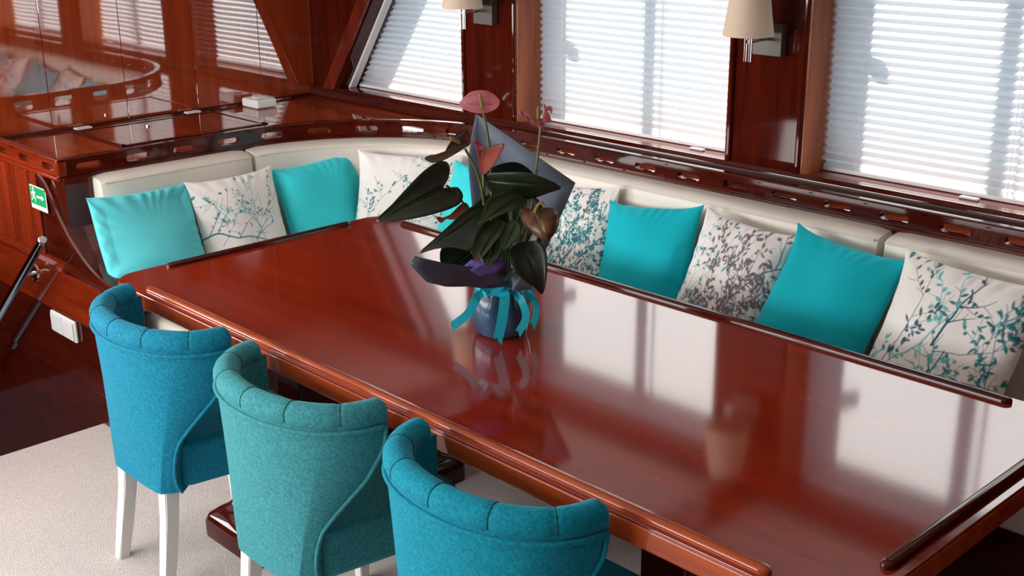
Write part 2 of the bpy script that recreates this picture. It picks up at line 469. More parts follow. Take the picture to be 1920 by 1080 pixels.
# board
out = [(XB, YP + 0.02), (path(0)[0][0] - 0.02, YP + 0.02)] + [at(s, -0.02, 0)[:2] for s in ss(0.05, S_ARC1 + 0.02, 0.07)] + [(XE, CY + CR + 0.02), (XE, YW), (XB, YW)]
MB().prism(out, 'z', 0.889, ZSH).build('board', wood('x', dark=(0.13, 0.016, 0.005), light=(0.36, 0.06, 0.02), wave=0.015, rough=0.04, coat_ior=2.0, key='shelf_mahogany'), shelf, smooth=0)
# hatch in the board
hz = ZSH
ht = MB().box(-1.60, -1.225, 0.56, 1.175, hz + 0.0005, hz + 0.006, 0.002).build('hatch', W('x'), shelf)
for x0, x1, y0, y1 in ((-1.628, -1.604, 0.53, 1.21), (-1.221, -1.197, 0.53, 1.21), (-1.628, -1.197, 1.179, 1.203), (-1.628, -1.197, 0.532, 0.556)):
    MB().box(x0, x1, y0, y1, hz + 0.0005, hz + 0.009, 0.003).build('hatch_rim', DW('x'), shelf)
MB().lathe([(0.0, 0.008), (0.012, 0.008), (0.014, 0.006), (0.014, 0.0)], (-1.51, 0.815, hz + 0.006), 16).build('latch', CHROME, ht)
for y in (0.60, 1.12):
    MB().box(-1.695, -1.655, y - 0.035, y + 0.035, hz + 0.002, hz + 0.010, 0.003).build('hinge', WHITE, shelf)
b = MB(); b.box(-1.665, -1.535, 1.37, 1.48, ZSH + 0.001, ZSH + 0.042, 0.010, 3)
bx = b.build('junction_box', WHITE, label='small white plastic box on the shelf by the glossy bulkhead', cat='box')
MB().box(-1.625, -1.575, 1.40, 1.45, ZSH + 0.041, ZSH + 0.047, 0.004).build('cap', WHITE, bx)

# ------------------------------------------------------------------ bench
bench = thing('corner_bench', (-0.6, 1.0, 0), 'built-in mahogany corner bench base with curved end arm', 'bench')
m = MB(); m.prism([(-0.95, 0.275), (-0.40, 0.275), (-0.40, 1.16), (2.62, 1.16), (2.62, 1.66), (-0.95, 1.66)], 'z', 0.0, 0.33)
m.build('base', DW('x'), bench, smooth=0)
MB().grid([[(p.x - q * nx, y, p.z - q * nz) for q, y in ((0, 0.150), (-0.006, 0.156), (-0.008, 0.17), (-0.008, 0.262), (0.0, 0.27), (0.022, 0.27), (0.022, 0.150))]
           for p, (nx, nz) in [(arm[i], (lambda d: (-d.z * -1 * -1, d.x))((arm[min(i + 1, len(arm) - 1)] - arm[max(i - 1, 0)]).normalized())) for i in range(len(arm))]], closed_u=True, cap=True).build('arm_cap', DW('x'), bench)
MB().box(-1.04, -0.925, 0.168, 0.272, 0.50, 0.892, 0.004).build('end_post', DW('z'), bench)
m = sweep([(0.0, 0.34), (-0.02, 0.34), (-0.02, 0.89), (0.0, 0.89)], 0.03, S_END)
m.build('back_board', DW('x'), bench)

def seat_cushion(pts, label):
    m = MB(); m.prism(pts, 'z', 0.335, 0.425, 0.022, 3)
    return m.build('seat_cushion', CREAM, label=label, cat='cushion', group='cream seat cushions of the corner bench')
seat_cushion([(-0.85, 0.28), (-0.33, 0.28), (-0.33, 0.96), (-0.85, 0.96)], 'cream leather seat cushion at the stair end, under the table corner')
seat_cushion([(-0.85, 0.97), (-0.37, 0.97), (-0.37, 1.13), (0.10, 1.13), (0.10, 1.57), (-0.60, 1.57), (-0.85, 1.30)], 'cream leather seat cushion in the bench corner behind the plant')
seat_cushion([(0.11, 1.13), (1.49, 1.13), (1.49, 1.57), (0.11, 1.57)], 'long cream leather seat cushion below the middle window')
seat_cushion([(1.50, 1.13), (2.60, 1.13), (2.60, 1.57), (1.50, 1.57)], 'cream leather seat cushion at the right end of the bench')

def back_cushion(a, b, label):
    prof = [(0.004, 0.42), (0.078, 0.425), (0.100, 0.45), (0.108, 0.60), (0.101, 0.76), (0.093, 0.84), (0.090, 0.862), (0.084, 0.873), (0.073, 0.878), (0.04, 0.884), (0.004, 0.886)]
    st = ss(a, b, 0.05); rows = []
    for s in st:
        e = min(s - a, b - s); k = 1 - max(0, 1 - e / 0.03) ** 2 * 0.35 if e < 0.03 else 1
        rows.append([at(s, n * k, z) for n, z in prof])
    # rounded ends
    def extra(s, k): return [at(s, n * k, z if z < 0.5 else 0.5 + (z - 0.5) * (0.9 + 0.1 * k)) for n, z in prof]
    rows = [extra(a, 0.62), extra(a + 0.006, 0.86)] + [[at(s, n, z) for n, z in prof] for s in st if a + 0.012 < s < b - 0.012] + [extra(b - 0.006, 0.86), extra(b, 0.62)]
    o = MB().grid(rows, closed_u=True, cap=True).build('backrest_cushion', CREAM, label=label, cat='cushion', group='cream backrest cushions of the corner bench', smooth=50)
    m = MB(); m.tube([at(s, 0.0885, 0.866) for s in ss(a + 0.012, b - 0.012, 0.05)], 0.0035, 6)
    m.build('seam', CREAM, o)
    return o
back_cushion(0.112, 0.755, 'cream leather backrest at the stair end, behind the leftmost turquoise pillow')
back_cushion(0.765, 1.86, 'curved cream leather backrest rounding the bench corner')
back_cushion(1.87, S_ARC1 + 1.50 - CX, 'long straight cream leather backrest under the middle window')
back_cushion(S_ARC1 + 1.512 - CX, S_END, 'cream leather backrest at the right edge, under the right window')
MB().box(2.62, 2.70, 1.10, 1.66, 0.0, 0.62, 0.01).build('bench_end', DW('z'), bench)

# ------------------------------------------------------------------ table
table = thing('dining_table', (1.09, 0.5, 0), 'long glossy mahogany saloon table with raised edge rails', 'table')
X0, X1, Y0, Y1 = -0.200, 2.388, -0.038, 1.032
def rrect(x0, x1, y0, y1, r, n=8):
    out = []
    for cx_, cy_, a0 in ((x1 - r, y1 - r, 0), (x0 + r, y1 - r, 90), (x0 + r, y0 + r, 180), (x1 - r, y0 + r, 270)):
        for k in range(n + 1):
            a = math.radians(a0 + 90 * k / n); out.append((cx_ + r * math.cos(a), cy_ + r * math.sin(a)))
    return out
MB().prism(rrect(X0, X1, Y0, Y1, 0.085), 'z', TZ - 0.010, TZ, 0.003, 2).build('top', TW('x'), table, smooth=30)
MB().prism(rrect(X0 - 0.003, X1 + 0.003, Y0 - 0.003, Y1 + 0.003, 0.088), 'z', TZ - 0.052, TZ - 0.0035, 0.007, 3).build('edge_band', EW('x'), table, smooth=30)
def fiddle(a, b, axis, c, name='edge_rail', mat=None):
    w, h = 0.0145, 0.0125
    prof = [(-w, -0.001), (-w, h * 0.5), (-w * 0.7, h * 0.88), (-w * 0.2, h), (w * 0.2, h), (w * 0.7, h * 0.88), (w, h * 0.5), (w, -0.001)]
    rows = []
    for t, k in ((a, 0.25), (a + 0.004, 0.65), (a + 0.012, 0.95), (a + 0.02, 1.0), (b - 0.02, 1.0), (b - 0.012, 0.95), (b - 0.004, 0.65), (b, 0.25)):
        row = []
        for u, z in prof:
            p = (t, c + u * k) if axis == 'x' else (c + u * k, t)
            row.append((p[0], p[1], TZ + 0.0008 + z * (0.55 + 0.45 * k)))
        rows.append(row)
    return MB().grid(rows, closed_u=True, cap=True).build(name, mat or W(axis), table, smooth=50)
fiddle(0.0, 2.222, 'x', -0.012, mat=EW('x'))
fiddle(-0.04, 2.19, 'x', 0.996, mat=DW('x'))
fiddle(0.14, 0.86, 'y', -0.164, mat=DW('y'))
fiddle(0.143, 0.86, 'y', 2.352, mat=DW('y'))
def pedestal(xc):
    m = MB()
    y0, y1 = -0.02, 0.80; hw = 0.155
    prof = [(0, 0.0), (0, 0.050), (0.006, 0.068), (0.022, 0.082), (0.040, 0.096), (0.050, 0.120), (0.054, 0.142), (0.066, 0.154), (0.080, 0.180)]
    rows = []
    for d, z in prof:
        rows.append([(x, y, z) for x, y in rrect(xc - hw + d, xc + hw - d, y0 + d * 1.6, y1 - d * 1.6, 0.03, 3)])
    m.grid(rows, closed_u=True, cap=True)
    m.build('foot', DW('y'), table)
    m = MB(); m.box(xc - 0.05, xc + 0.05, 0.24, 0.76, 0.17, TZ - 0.083, 0.008)
    m.box(xc - 0.065, xc + 0.065, 0.22, 0.27, 0.17, TZ - 0.083, 0.010); m.box(xc - 0.065, xc + 0.065, 0.73, 0.78, 0.17, TZ - 0.083, 0.010)
    m.build('pedestal', DW('z'), table)
    MB().box(xc - 0.08, xc + 0.08, 0.12, 0.88, TZ - 0.085, TZ - 0.053, 0.006).build('bearer', DW('y'), table)
pedestal(0.36); pedestal(1.80)

# dark cabinet at the right end of the bench
cb = thing('low_cabinet', (2.9, 0.9, 0), 'low dark mahogany cabinet in shadow beyond the right table end', 'cabinet')
MB().box(2.50, 3.25, 0.35, 1.02, 0.0, 0.50, 0.008).build('body', DW('z'), cb)
MB().box(2.48, 3.27, 0.33, 1.04, 0.502, 0.53, 0.008).build('top', DW('x'), cb)

# ------------------------------------------------------------------ chairs
def chair(cx, rz, col, label, dy=0.0):
    t = thing('tub_chair', (0, 0, 0), label, 'chair', 'turquoise upholstered tub chairs along the table')
    mt = plain('velvet_%02d' % int(cx * 10), col, 0.75, bump=0.22, bscale=170, sheen=0.3, vary=0.28, vscale=150, spec=0.1)
    ZB, ZT = 0.300, 0.742
    def lerp(a, b, k): return a + (b - a) * k
    bot_pts = [(0.0, -0.226), (0.06, -0.226), (0.118, -0.223), (0.132, -0.219), (0.147, -0.197), (0.160, -0.168)]
    bu = [0, 0.25, 0.5, 0.57, 0.78, 1.0]
    def bot(u):
        a = abs(u); s = 1 if u >= 0 else -1
        for i in range(5):
            if a <= bu[i + 1] + 1e-9:
                k = (a - bu[i]) / (bu[i + 1] - bu[i])
                return (s * lerp(bot_pts[i][0], bot_pts[i + 1][0], k), lerp(bot_pts[i][1], bot_pts[i + 1][1], k))
    def top(u):
        a = abs(u) * math.pi / 2; s = 1 if u >= 0 else -1
        return (s * 0.285 * math.sin(a) ** 0.95, -0.050 - 0.205 * max(0, math.cos(a)) ** 0.90)
    us = sorted(set([-1 + 2 * k / 36 for k in range(37)] + [0.57, -0.57]))
    def P(u, v, inset=0.0):
        v = max(0.0, v); w = v ** 1.05
        (bx_, by_), (tx, ty) = bot(u), top(u)
        e4 = abs(u) ** 4; w = lerp(w, 1 - (1 - v) ** 1.9 if v > 0 else 0.0, e4 * max(0.0, min(1.0, (v - 0.35) / 0.3)))
        x = lerp(bx_, tx, w); y = lerp(by_, ty, w)
        y -= 0.050 * max(0.0, math.sin(math.pi * min(1, v / 0.82) ** 0.75)) * abs(u) ** 5
        x -= (1 if u > 0 else -1) * 0.02 * max(0.0, math.sin(math.pi * min(1.0, v / 0.85))) * abs(u) ** 3
        if inset:
            r = math.hypot(x, y - 0.05)
            x -= inset * x / r; y -= inset * (y - 0.05) / r
        return (x, y, lerp(ZB, ZT, v))
    vs = [0, 0.04, 0.12, 0.22, 0.34, 0.46, 0.58, 0.70, 0.82, 0.92, 1.0]
    m = MB()
    outer = [[P(u, v) for u in us] for v in vs]
    # tuck the bottom edge under
    tuck = [[(x * 0.93, y * 0.93, z - 0.006) for x, y, z in outer[0]]]
    inner = [[P(u, v, 0.052) for u in us] for v in vs[::-1]]
    m.grid(tuck + outer + inner + tuck)
    # close the two wings
    for j in (0, -1):
        col_ = [r[j] for r in tuck + outer + inner]
        f = [m.bm.verts.new(p) for p in col_]
        n = len(vs)
        for i in range(1, n):
            m.bm.faces.new((f[i], f[i + 1], f[2 * n - i], f[2 * n + 1 - i])) if 2 * n + 1 - i < len(f) else None
    bmesh.ops.remove_doubles(m.bm, verts=m.bm.verts[:], dist=0.0005)
    back = m.build('backrest', mt, t, smooth=24)
    # rolled top with stitched channels
    nst = 6
    us2 = [-1 + 2 * k / 140 for k in range(141)]
    pts, rs = [], []
    for u in us2:
        x, y, z = P(u, 1.0, 0.027)
        d = ((u + 1) / 2 * nst) % 1.0; d = min(d, 1 - d)
        dip = 0.55 * math.exp(-(d / 0.06) ** 2)
        e = 1 - abs(u); cap_ = math.sqrt(max(0.0, 1 - max(0, 1 - e / 0.06) ** 2)) if e < 0.06 else 1
        end = 0.35 + 0.65 * cap_
        pts.append((x, y, z + 0.009)); rs.append((0.0315 - 0.0035 * dip + 0.0006 * math.sin(math.pi * ((u + 1) / 2 * nst % 1))) * end)
    m = MB(); m.tube(pts, rs, 18)
    roll = m.build('top_roll', mt, t, smooth=60)
    for k in range(1, nst):
        m = MB()
        u = -1 + 2 * k / nst
        i = min(range(len(us2)), key=lambda q: abs(us2[q] - u))
        c = Vector(pts[i]); T = (Vector(pts[i + 1]) - Vector(pts[i - 1])).normalized(); n0 = T.cross(Vector((0, 0, 1))).normalized()
        m.tube([c + (n0 * math.cos(a) + Vector((0, 0, 1)) * math.sin(a)) * (rs[i] + 0.0005) for a in [math.radians(-20 + 220 * q / 20) for q in range(21)]], 0.0013, 5)
        m.build('stitch', plain('velvet_stitch_%02d' % int(cx * 10), tuple(c * 0.45 for c in col), 0.8), roll)
    m = MB()
    m.tube([Vector(P(u, 0.957)) + Vector((x_ * 0.004, -0.003, 0)) for u, x_ in [(-0.97 + 1.94 * k / 60, -1 + 2 * k / 60) for k in range(61)]], 0.0052, 8)
    for s in (-1, 1):
        m.tube([Vector(P(s * 0.985, v)) + Vector((s * 0.003, 0, 0)) for v in [0.957 - 0.957 * k / 24 for k in range(25)]], 0.0052, 8)
    m.build('piping', mt, t, smooth=60)
    # seat
    m = MB(); m.prism([(-0.165, -0.16), (0.165, -0.16), (0.222, 0.20), (0.19, 0.235), (-0.19, 0.235), (-0.222, 0.20)], 'z', 0.305, 0.445, 0.022, 3)
    m.build('seat', mt, t, smooth=40)
    # legs
    def leg(pts, r0, r1):
        m = MB(); rows = []
        n = len(pts)
        for i, (x, y, z) in enumerate(pts):
            h = lerp(r0, r1, i / (n - 1)); rows.append([(x - h, y - h, z), (x + h, y - h, z), (x + h, y + h, z), (x - h, y + h, z)])
        m.grid(rows, closed_u=True, cap=True)
        bmesh.ops.bevel(m.bm, geom=[e for e in m.bm.edges if abs((e.verts[0].co - e.verts[1].co).normalized().z) > 0.7], offset=0.003, segments=2, affect='EDGES')
        return m
    for s in (-1, 1):
        leg([(s * 0.118, -0.188, 0.302), (s * 0.122, -0.196, 0.22), (s * 0.128, -0.213, 0.11), (s * 0.134, -0.232, 0.0)], 0.0220, 0.0165).build('leg', LEGW, t)
        leg([(s * 0.185, 0.19, 0.306), (s * 0.185, 0.192, 0.15), (s * 0.185, 0.195, 0.0)], 0.022, 0.015).build('leg', LEGW, t)
    t.location = (cx, -0.030 + dy, 0); t.rotation_euler = (0, 0, math.radians(rz))
    return t
chair(0.292, 0, (0.009, 0.205, 0.32), 'bright turquoise velvet tub chair at the far left table corner, nearest the light switch')
chair(0.952, 0, (0.045, 0.255, 0.285), 'greyer sea-green velvet tub chair in the middle of the row of three')
chair(1.622, 0, (0.005, 0.235, 0.335), 'teal velvet tub chair at the bottom of the picture, nearest the viewer')

# ------------------------------------------------------------------ pillows
def draw_print(N, seed, base, strokes, ls=1.0):
    """flat branch-and-leaf print on an N x N colour raster"""
    rng = random.Random(seed)
    img = np.empty((N, N, 3)); img[:] = base
    def disc(x, y, r, col, al=1.0):
        x0, x1 = int(max(0, x - r - 1)), int(min(N - 1, x + r + 1)); y0, y1 = int(max(0, y - r - 1)), int(min(N - 1, y + r + 1))
        if x1 < x0 or y1 < y0: return
        yy, xx = np.mgrid[y0:y1 + 1, x0:x1 + 1]
        a = np.clip(r + 0.5 - np.hypot(xx - x, yy - y), 0, 1)[..., None] * al
        img[y0:y1 + 1, x0:x1 + 1] = img[y0:y1 + 1, x0:x1 + 1] * (1 - a) + np.array(col) * a
    def leaf(x, y, ang, L, wd, col):
        r = L
        cx_, cy_ = x + math.cos(ang) * L / 2, y + math.sin(ang) * L / 2
        x0, x1 = int(max(0, cx_ - r)), int(min(N - 1, cx_ + r)); y0, y1 = int(max(0, cy_ - r)), int(min(N - 1, cy_ + r))
        if x1 < x0 or y1 < y0: return
        yy, xx = np.mgrid[y0:y1 + 1, x0:x1 + 1]
        u = (xx - cx_) * math.cos(ang) + (yy - cy_) * math.sin(ang); v = -(xx - cx_) * math.sin(ang) + (yy - cy_) * math.cos(ang)
        hw = wd * np.clip(1 - (2 * u / L) ** 2, 0, 1)
        a = np.clip(hw - np.abs(v) + 0.5, 0, 1)[..., None] * (np.abs(u) < L / 2)[..., None] * 0.92
        img[y0:y1 + 1, x0:x1 + 1] = img[y0:y1 + 1, x0:x1 + 1] * (1 - a) + np.array(col) * a
    k = N / 200.0
    def branch(x, y, ang, L, r, col, depth, leafy):
        n = int(L / 1.0)
        for i in range(n):
            x += math.cos(ang) * 1.0; y += math.sin(ang) * 1.0
            ang += rng.gauss(0, 0.05)
            rr = r * (1 - 0.6 * i / n)
            disc(x, y, max(0.35, rr), col)
            if depth > 0 and rng.random() < 0.045 / k:
                branch(x, y, ang + rng.choice((-1, 1)) * rng.uniform(0.5, 1.1), L * rng.uniform(0.25, 0.5), r * 0.55, col, depth - 1, leafy)
            if rng.random() < leafy * (0.045 if depth == 2 else 0.10) / k:
                leaf(x, y, ang + rng.choice((-1, 1)) * rng.uniform(0.4, 1.2), rng.uniform(6, 13) * k * ls, rng.uniform(1.3, 2.6) * k * ls, col)
    for (x, y, ang, L, r, col, leafy) in strokes:
        branch(x * N, y * N, math.radians(ang), L * N, r * k, col, 2, leafy)
    for _ in range(14):
        leaf(rng.uniform(0, N), rng.uniform(0, N), rng.uniform(0, 6.28), rng.uniform(6, 13) * k, rng.uniform(1.5, 3) * k, rng.choice([s[5] for s in strokes]))
    return np.clip(img, 0, 1)

TEAL, DTEAL, LTEAL, GREY = (0.01, 0.20, 0.24), (0.012, 0.10, 0.13), (0.12, 0.46, 0.47), (0.15, 0.14, 0.16)
def mat_print():
    m, nt, b = newmat('printed_cotton')
    a = nt.nodes.new('ShaderNodeAttribute'); a.attribute_name = 'print'
    nt.links.new(a.outputs['Color'], b.inputs['Base Color'])
    b.inputs['Roughness'].default_value = 0.85; b.inputs['Specular IOR Level'].default_value = 0.15
    return m
PRINT = mat_print()
def velvet_pillow(col, name):
    return plain(name, col, 0.8, bump=0.12, bscale=500, sheen=0.25, spec=0.15)

def pillow(name, loc, yaw, lean, roll, w, h, T, mat, label, cat, group, seed, N=70, img=None, pinch=0.035, wr=0.009, ears=0.010):
    """a scatter cushion; local x = width, local z = height, local -y = the face; loc = centre"""
    lin = np.linspace(-1, 1, N)
    U, V = np.meshgrid(lin, lin)
    au, av = np.abs(U), np.abs(V)
    X = U * (1 - pinch * (1 - V ** 2)) * w / 2
    Z = V * (1 - pinch * (1 - U ** 2)) * h / 2
    ear = (au * av) ** 6
    X += np.sign(U) * ear * ears; Z += np.sign(V) * ear * ears
    puff = (np.clip(1 - au ** 2.6, 0, 1) * np.clip(1 - av ** 2.6, 0, 1)) ** 0.55 * T / 2
    rg = np.random.RandomState(seed)
    nz = np.zeros_like(U)
    for _ in range(9):
        a = rg.uniform(0, 3.14); fq = rg.uniform(2, 7); ph = rg.uniform(0, 6.28)
        nz += np.sin((U * np.cos(a) + V * np.sin(a)) * fq + ph + 0.8 * np.sin(V * 3 + ph)) / fq
    edge = np.clip(1 - np.maximum(au, av), 0, 1)
    # gathered wrinkles running in from the seam
    t = np.arctan2(V, U)
    gath = np.sin(t * 26 + rg.uniform(0, 6) + 2 * np.sin(t * 5)) * np.exp(-edge * 9) * np.clip(edge * 12, 0, 1)
    sag = 0.012 * np.sin(V * 2.2 + rg.uniform(0, 3))
    yf = -(puff + (wr * nz * np.clip(edge * 5, 0, 1) + wr * 0.45 * gath)) + sag
    yb = puff * 0.9 + sag
    n2 = N * N
    co = np.empty((2 * n2, 3))
    co[:n2, 0] = X.ravel(); co[:n2, 1] = yf.ravel(); co[:n2, 2] = Z.ravel()
    co[n2:, 0] = X.ravel(); co[n2:, 1] = yb.ravel(); co[n2:, 2] = Z.ravel()
    idx = np.arange(n2).reshape(N, N)
    q = np.stack([idx[:-1, :-1], idx[:-1, 1:], idx[1:, 1:], idx[1:, :-1]], -1).reshape(-1, 4)
    ring = np.concatenate([idx[0, :-1], idx[:-1, -1], idx[-1, :0:-1], idx[:0:-1, 0]])
    side = np.stack([ring, np.roll(ring, -1), np.roll(ring, -1) + n2, ring + n2], -1)
    F = np.concatenate([q, q[:, ::-1] + n2, side[:, ::-1]])
    me = bpy.data.meshes.new(name)
    me.vertices.add(len(co)); me.vertices.foreach_set('co', co.ravel())
    me.loops.add(F.size); me.loops.foreach_set('vertex_index', F.ravel().astype(np.int32))
    me.polygons.add(len(F)); me.polygons.foreach_set('loop_start', np.arange(0, F.size, 4, dtype=np.int32))
    me.update(calc_edges=True); me.validate()
    me.shade_smooth(); me.materials.append(mat)
    if img is not None:
        at_ = me.color_attributes.new('print', 'FLOAT_COLOR', 'POINT')
        c = np.ones((2 * n2, 4)); c[:n2, :3] = img.reshape(-1, 3); c[n2:, :3] = img.reshape(-1, 3)
        at_.data.foreach_set('color', c.ravel())
    o = bpy.data.objects.new(name, me); COL.objects.link(o)
    M = Matrix.Translation(loc) @ Matrix.Rotation(math.radians(yaw), 4, 'Z') @ Matrix.Rotation(math.radians(-lean), 4, 'X') @ Matrix.Rotation(math.radians(roll), 4, 'Y')
    o.matrix_world = M
    return tag(o, label, cat, group)
GP = 'scatter pillows along the corner bench'
BASE = (0.83, 0.81, 0.78)
TURQ = velvet_pillow((0.004, 0.43, 0.51), 'turquoise_velvet')
TURQL = velvet_pillow((0.12, 0.66, 0.72), 'pale_turquoise_cotton')
TURQM = velvet_pillow((0.045, 0.68, 0.75), 'clear_turquoise_velvet')
def strokes_a(rng, cols):
    out = []
    for _ in range(9):
        out.append((rng.uniform(0, 1), rng.uniform(-0.1, 0.35), rng.uniform(60, 120), rng.uniform(0.5, 1.0), rng.uniform(0.6, 1.3), rng.choice(cols), rng.uniform(0.6, 1.4)))
    return out
NP = 190
# along the stair-side bench (faces +x): yaw 90 turns the face -y to +x
pillow('pillow', (-0.715, 0.383, 0.630), 92, 23, 2, 0.40, 0.44, 0.15, TURQL, 'pale turquoise creased pillow at the stair end, first from the left', 'pillow', GP, 3, N=120, wr=0.020, ears=0.004)
r = random.Random(5)
im = draw_print(NP, 11, BASE, [(0.0, 0.48, 8, 1.0, 1.5, TEAL, 0.05)] + [(r.uniform(0, 1), r.uniform(0, .6), r.uniform(30, 130), r.uniform(.3, .6), 0.5, r.choice((TEAL, LTEAL, LTEAL)), 0.7) for _ in range(6)], 0.75)
pillow('pillow', (-0.715, 0.760, 0.632), 88, 24, -1, 0.36, 0.42, 0.14, PRINT, 'white pillow with sparse teal twigs, between two turquoise pillows by the stairs', 'pillow', GP, 4, N=NP, img=im, wr=0.008)
pillow('pillow', (-0.715, 1.15, 0.627), 86, 24, -4, 0.385, 0.42, 0.15, TURQM, 'clear turquoise pillow, second plain one from the left, beside the gap at the corner', 'pillow', GP, 5, N=80, ears=0.018, wr=0.012)
im = draw_print(NP, 15, BASE, [(0.55, 0.2, 80, 0.9, 1.2, TEAL, 0.2)] + [(r.uniform(0, 1), r.uniform(0, .6), r.uniform(30, 130), r.uniform(.3, .6), 0.45, r.choice((TEAL, LTEAL, LTEAL)), 0.7) for _ in range(7)], 0.75)
pillow('pillow', (-0.448, 1.345, 0.66), 32, 22, 0, 0.43, 0.42, 0.13, PRINT, 'white twig-print pillow in the bench corner, behind the big green leaf', 'pillow', GP, 6, N=NP, img=im)
pillow('pillow', (-0.075, 1.40, 0.64), 8, 25, 5, 0.40, 0.42, 0.14, TURQM, 'turquoise pillow mostly hidden behind the plant wrapping', 'pillow', GP, 7, N=70)
# along the window bench (faces -y)
im = draw_print(NP, 21, BASE, strokes_a(random.Random(8), (TEAL, TEAL, LTEAL, DTEAL)), 0.85)
pillow('pillow', (0.385, 1.43, 0.655), 3, 26, -8, 0.32, 0.43, 0.13, PRINT, 'teal leaf-print pillow right beside the plant wrapping', 'pillow', GP, 8, N=NP, img=im)
pillow('pillow', (0.730, 1.41, 0.650), 0, 28, -8, 0.37, 0.43, 0.15, TURQ, 'turquoise pillow just right of the plant, between two printed ones', 'pillow', GP, 9, N=90, ears=0.014, wr=0.012)
im = draw_print(NP, 33, BASE, [(0.62, -0.05, 78, 1.1, 1.7, GREY, 0.5), (0.70, -0.05, 76, 1.1, 1.0, GREY, 0.8), (0.18, 0, 84, 1.0, 1.1, LTEAL, 0.5), (0.10, 0, 70, 0.8, 0.7, TEAL, 0.4), (0.55, 0.2, 120, 0.6, 0.6, GREY, 0.8), (0.35, 0.0, 100, 0.6, 0.6, GREY, 0.8), (0.78, -0.1, 80, 1.0, 1.0, GREY, 1.2), (0.66, 0.3, 60, 0.5, 0.8, GREY, 1.0)])
pillow('pillow', (1.085, 1.40, 0.660), 0, 28, 4, 0.34, 0.44, 0.14, PRINT, 'printed pillow with a bold grey branch, below the right wall lamp', 'pillow', GP, 10, N=NP, img=im, ears=0.012)
pillow('pillow', (1.436, 1.388, 0.666), 0, 28, 5, 0.37, 0.45, 0.16, TURQ, 'deep turquoise pillow at the seam of the backrests, second from the right', 'pillow', GP, 11, N=80, ears=0.016)
im = draw_print(NP, 44, BASE, [(0.44, -0.05, 84, 0.55, 2.2, TEAL, 0.25), (0.48, 0.48, 72, 0.5, 1.7, DTEAL, 0.3), (0.50, 0.45, 15, 0.5, 0.7, DTEAL, 0.5), (0.12, 0, 86, 0.9, 1.6, LTEAL, 1.0), (0.16, 0.3, 70, 0.7, 0.8, DTEAL, 0.9), (0.46, 0.1, 200, 0.4, 0.7, DTEAL, 0.3), (0.45, 0.25, 30, 0.5, 0.7, TEAL, 0.7), (0.85, 0, 80, 0.8, 1.0, TEAL, 1.2), (0.65, 0.0, 60, 0.5, 0.8, TEAL, 1.5)])
pillow('pillow', (1.835, 1.372, 0.670), 0, 28, 3, 0.40, 0.46, 0.16, PRINT, 'printed pillow with a dark teal branch at the right edge of the picture', 'pillow', GP, 12, N=NP, img=im, ears=0.016)

# ------------------------------------------------------------------ blinds
def blind(i, x0, x1, xt, z0, z1, label):
    o = thing('pleated_blind', ((x0 + x1) / 2, YB, ZS), label, 'blind', 'white pleated window blinds')
    pitch = 0.0265; n = int((z1 - z0) / pitch * 2)
    rows = []
    for k in range(n + 1):
        z = z0 + (z1 - z0) * k / n
        xl = x0 + (xt - x0) * (z - z0) / (z1 - z0)
        y = YB + (0.0085 if k % 2 else -0.0085)
        rows.append([(xl + (x1 - xl) * q / 8, y, z) for q in range(9)])
    MB().grid(rows).build('fabric', BLIND, o, smooth=0)
    MB().box(x0, x1, YB - 0.013, YB + 0.013, z0 - 0.014, z0, 0.003).build('bottom_rail', WHITE, o)
    MB().box(xt, x1, YB - 0.016, YB + 0.016, z1, z1 + 0.02, 0.003).build('head_rail', WHITE, o)
    nc = [0.12, 0.62] if i else [0.55]
    for q in nc:
        xx = x0 + (x1 - x0) * q
        m = MB(); m.tube([(xx, YB - 0.010, z0), (xx, YB - 0.010, z1)], 0.0011, 5); m.build('cord', WHITE, o)
    return o
blind(0, -1.488, -0.603, -1.00, ZS + 0.02, ZH - 0.021, 'white pleated blind with slanted left edge in the left window')
blind(1, -0.262, 0.762, -0.262, ZS + 0.02, ZH - 0.021, 'white pleated blind in the middle window between the two pillars')
blind(2, 1.083, 2.110, 1.083, ZS + 0.02, ZH - 0.021, 'white pleated blind in the right window beside the wall lamp')
# handles of the blinds
for x, z in ((0.58, ZS + 0.007), (1.62, ZS + 0.007)):
    MB().box(x - 0.03, x + 0.03, YW + 0.075, YW + 0.095, ZS + 0.0045, ZS + 0.012, 0.003).build('window_catch', WHITE, label='small white catch on the sill of the %s window' % ('middle' if x < 1 else 'right'), cat='catch')

# outside, on the side deck: stanchions and window hinges that shade the blinds
for x, lab in ((-0.30, 'white deck post outside the middle window'), (1.07, 'white deck post outside the right window')):
    o = thing('deck_post', (x, 2.52, 0.2), lab, 'post', 'deck posts outside the windows')
    MB().tube([(x, 2.52, 0.2), (x - 0.01, 2.52, 2.6)], 0.020, 12).build('post', WHITE, o)
    MB().tube([(x + 0.062, 2.52, 0.2), (x + 0.050, 2.52, 2.6)], 0.0045, 8).build('rope', WHITE, o)
for x, z in ((-0.262, 1.335), (1.083, 1.395)):
    m = MB(); m.tube([(x - 0.03, YO + 0.01, z + 0.035), (x + 0.01, YO + 0.01, z + 0.035), (x + 0.032, YO + 0.01, z + 0.02), (x + 0.036, YO + 0.01, z - 0.008)], [0.022, 0.022, 0.030, 0.026], 10)
    m.build('hinge', CHROME, WINS[1 if x < 0 else 2])

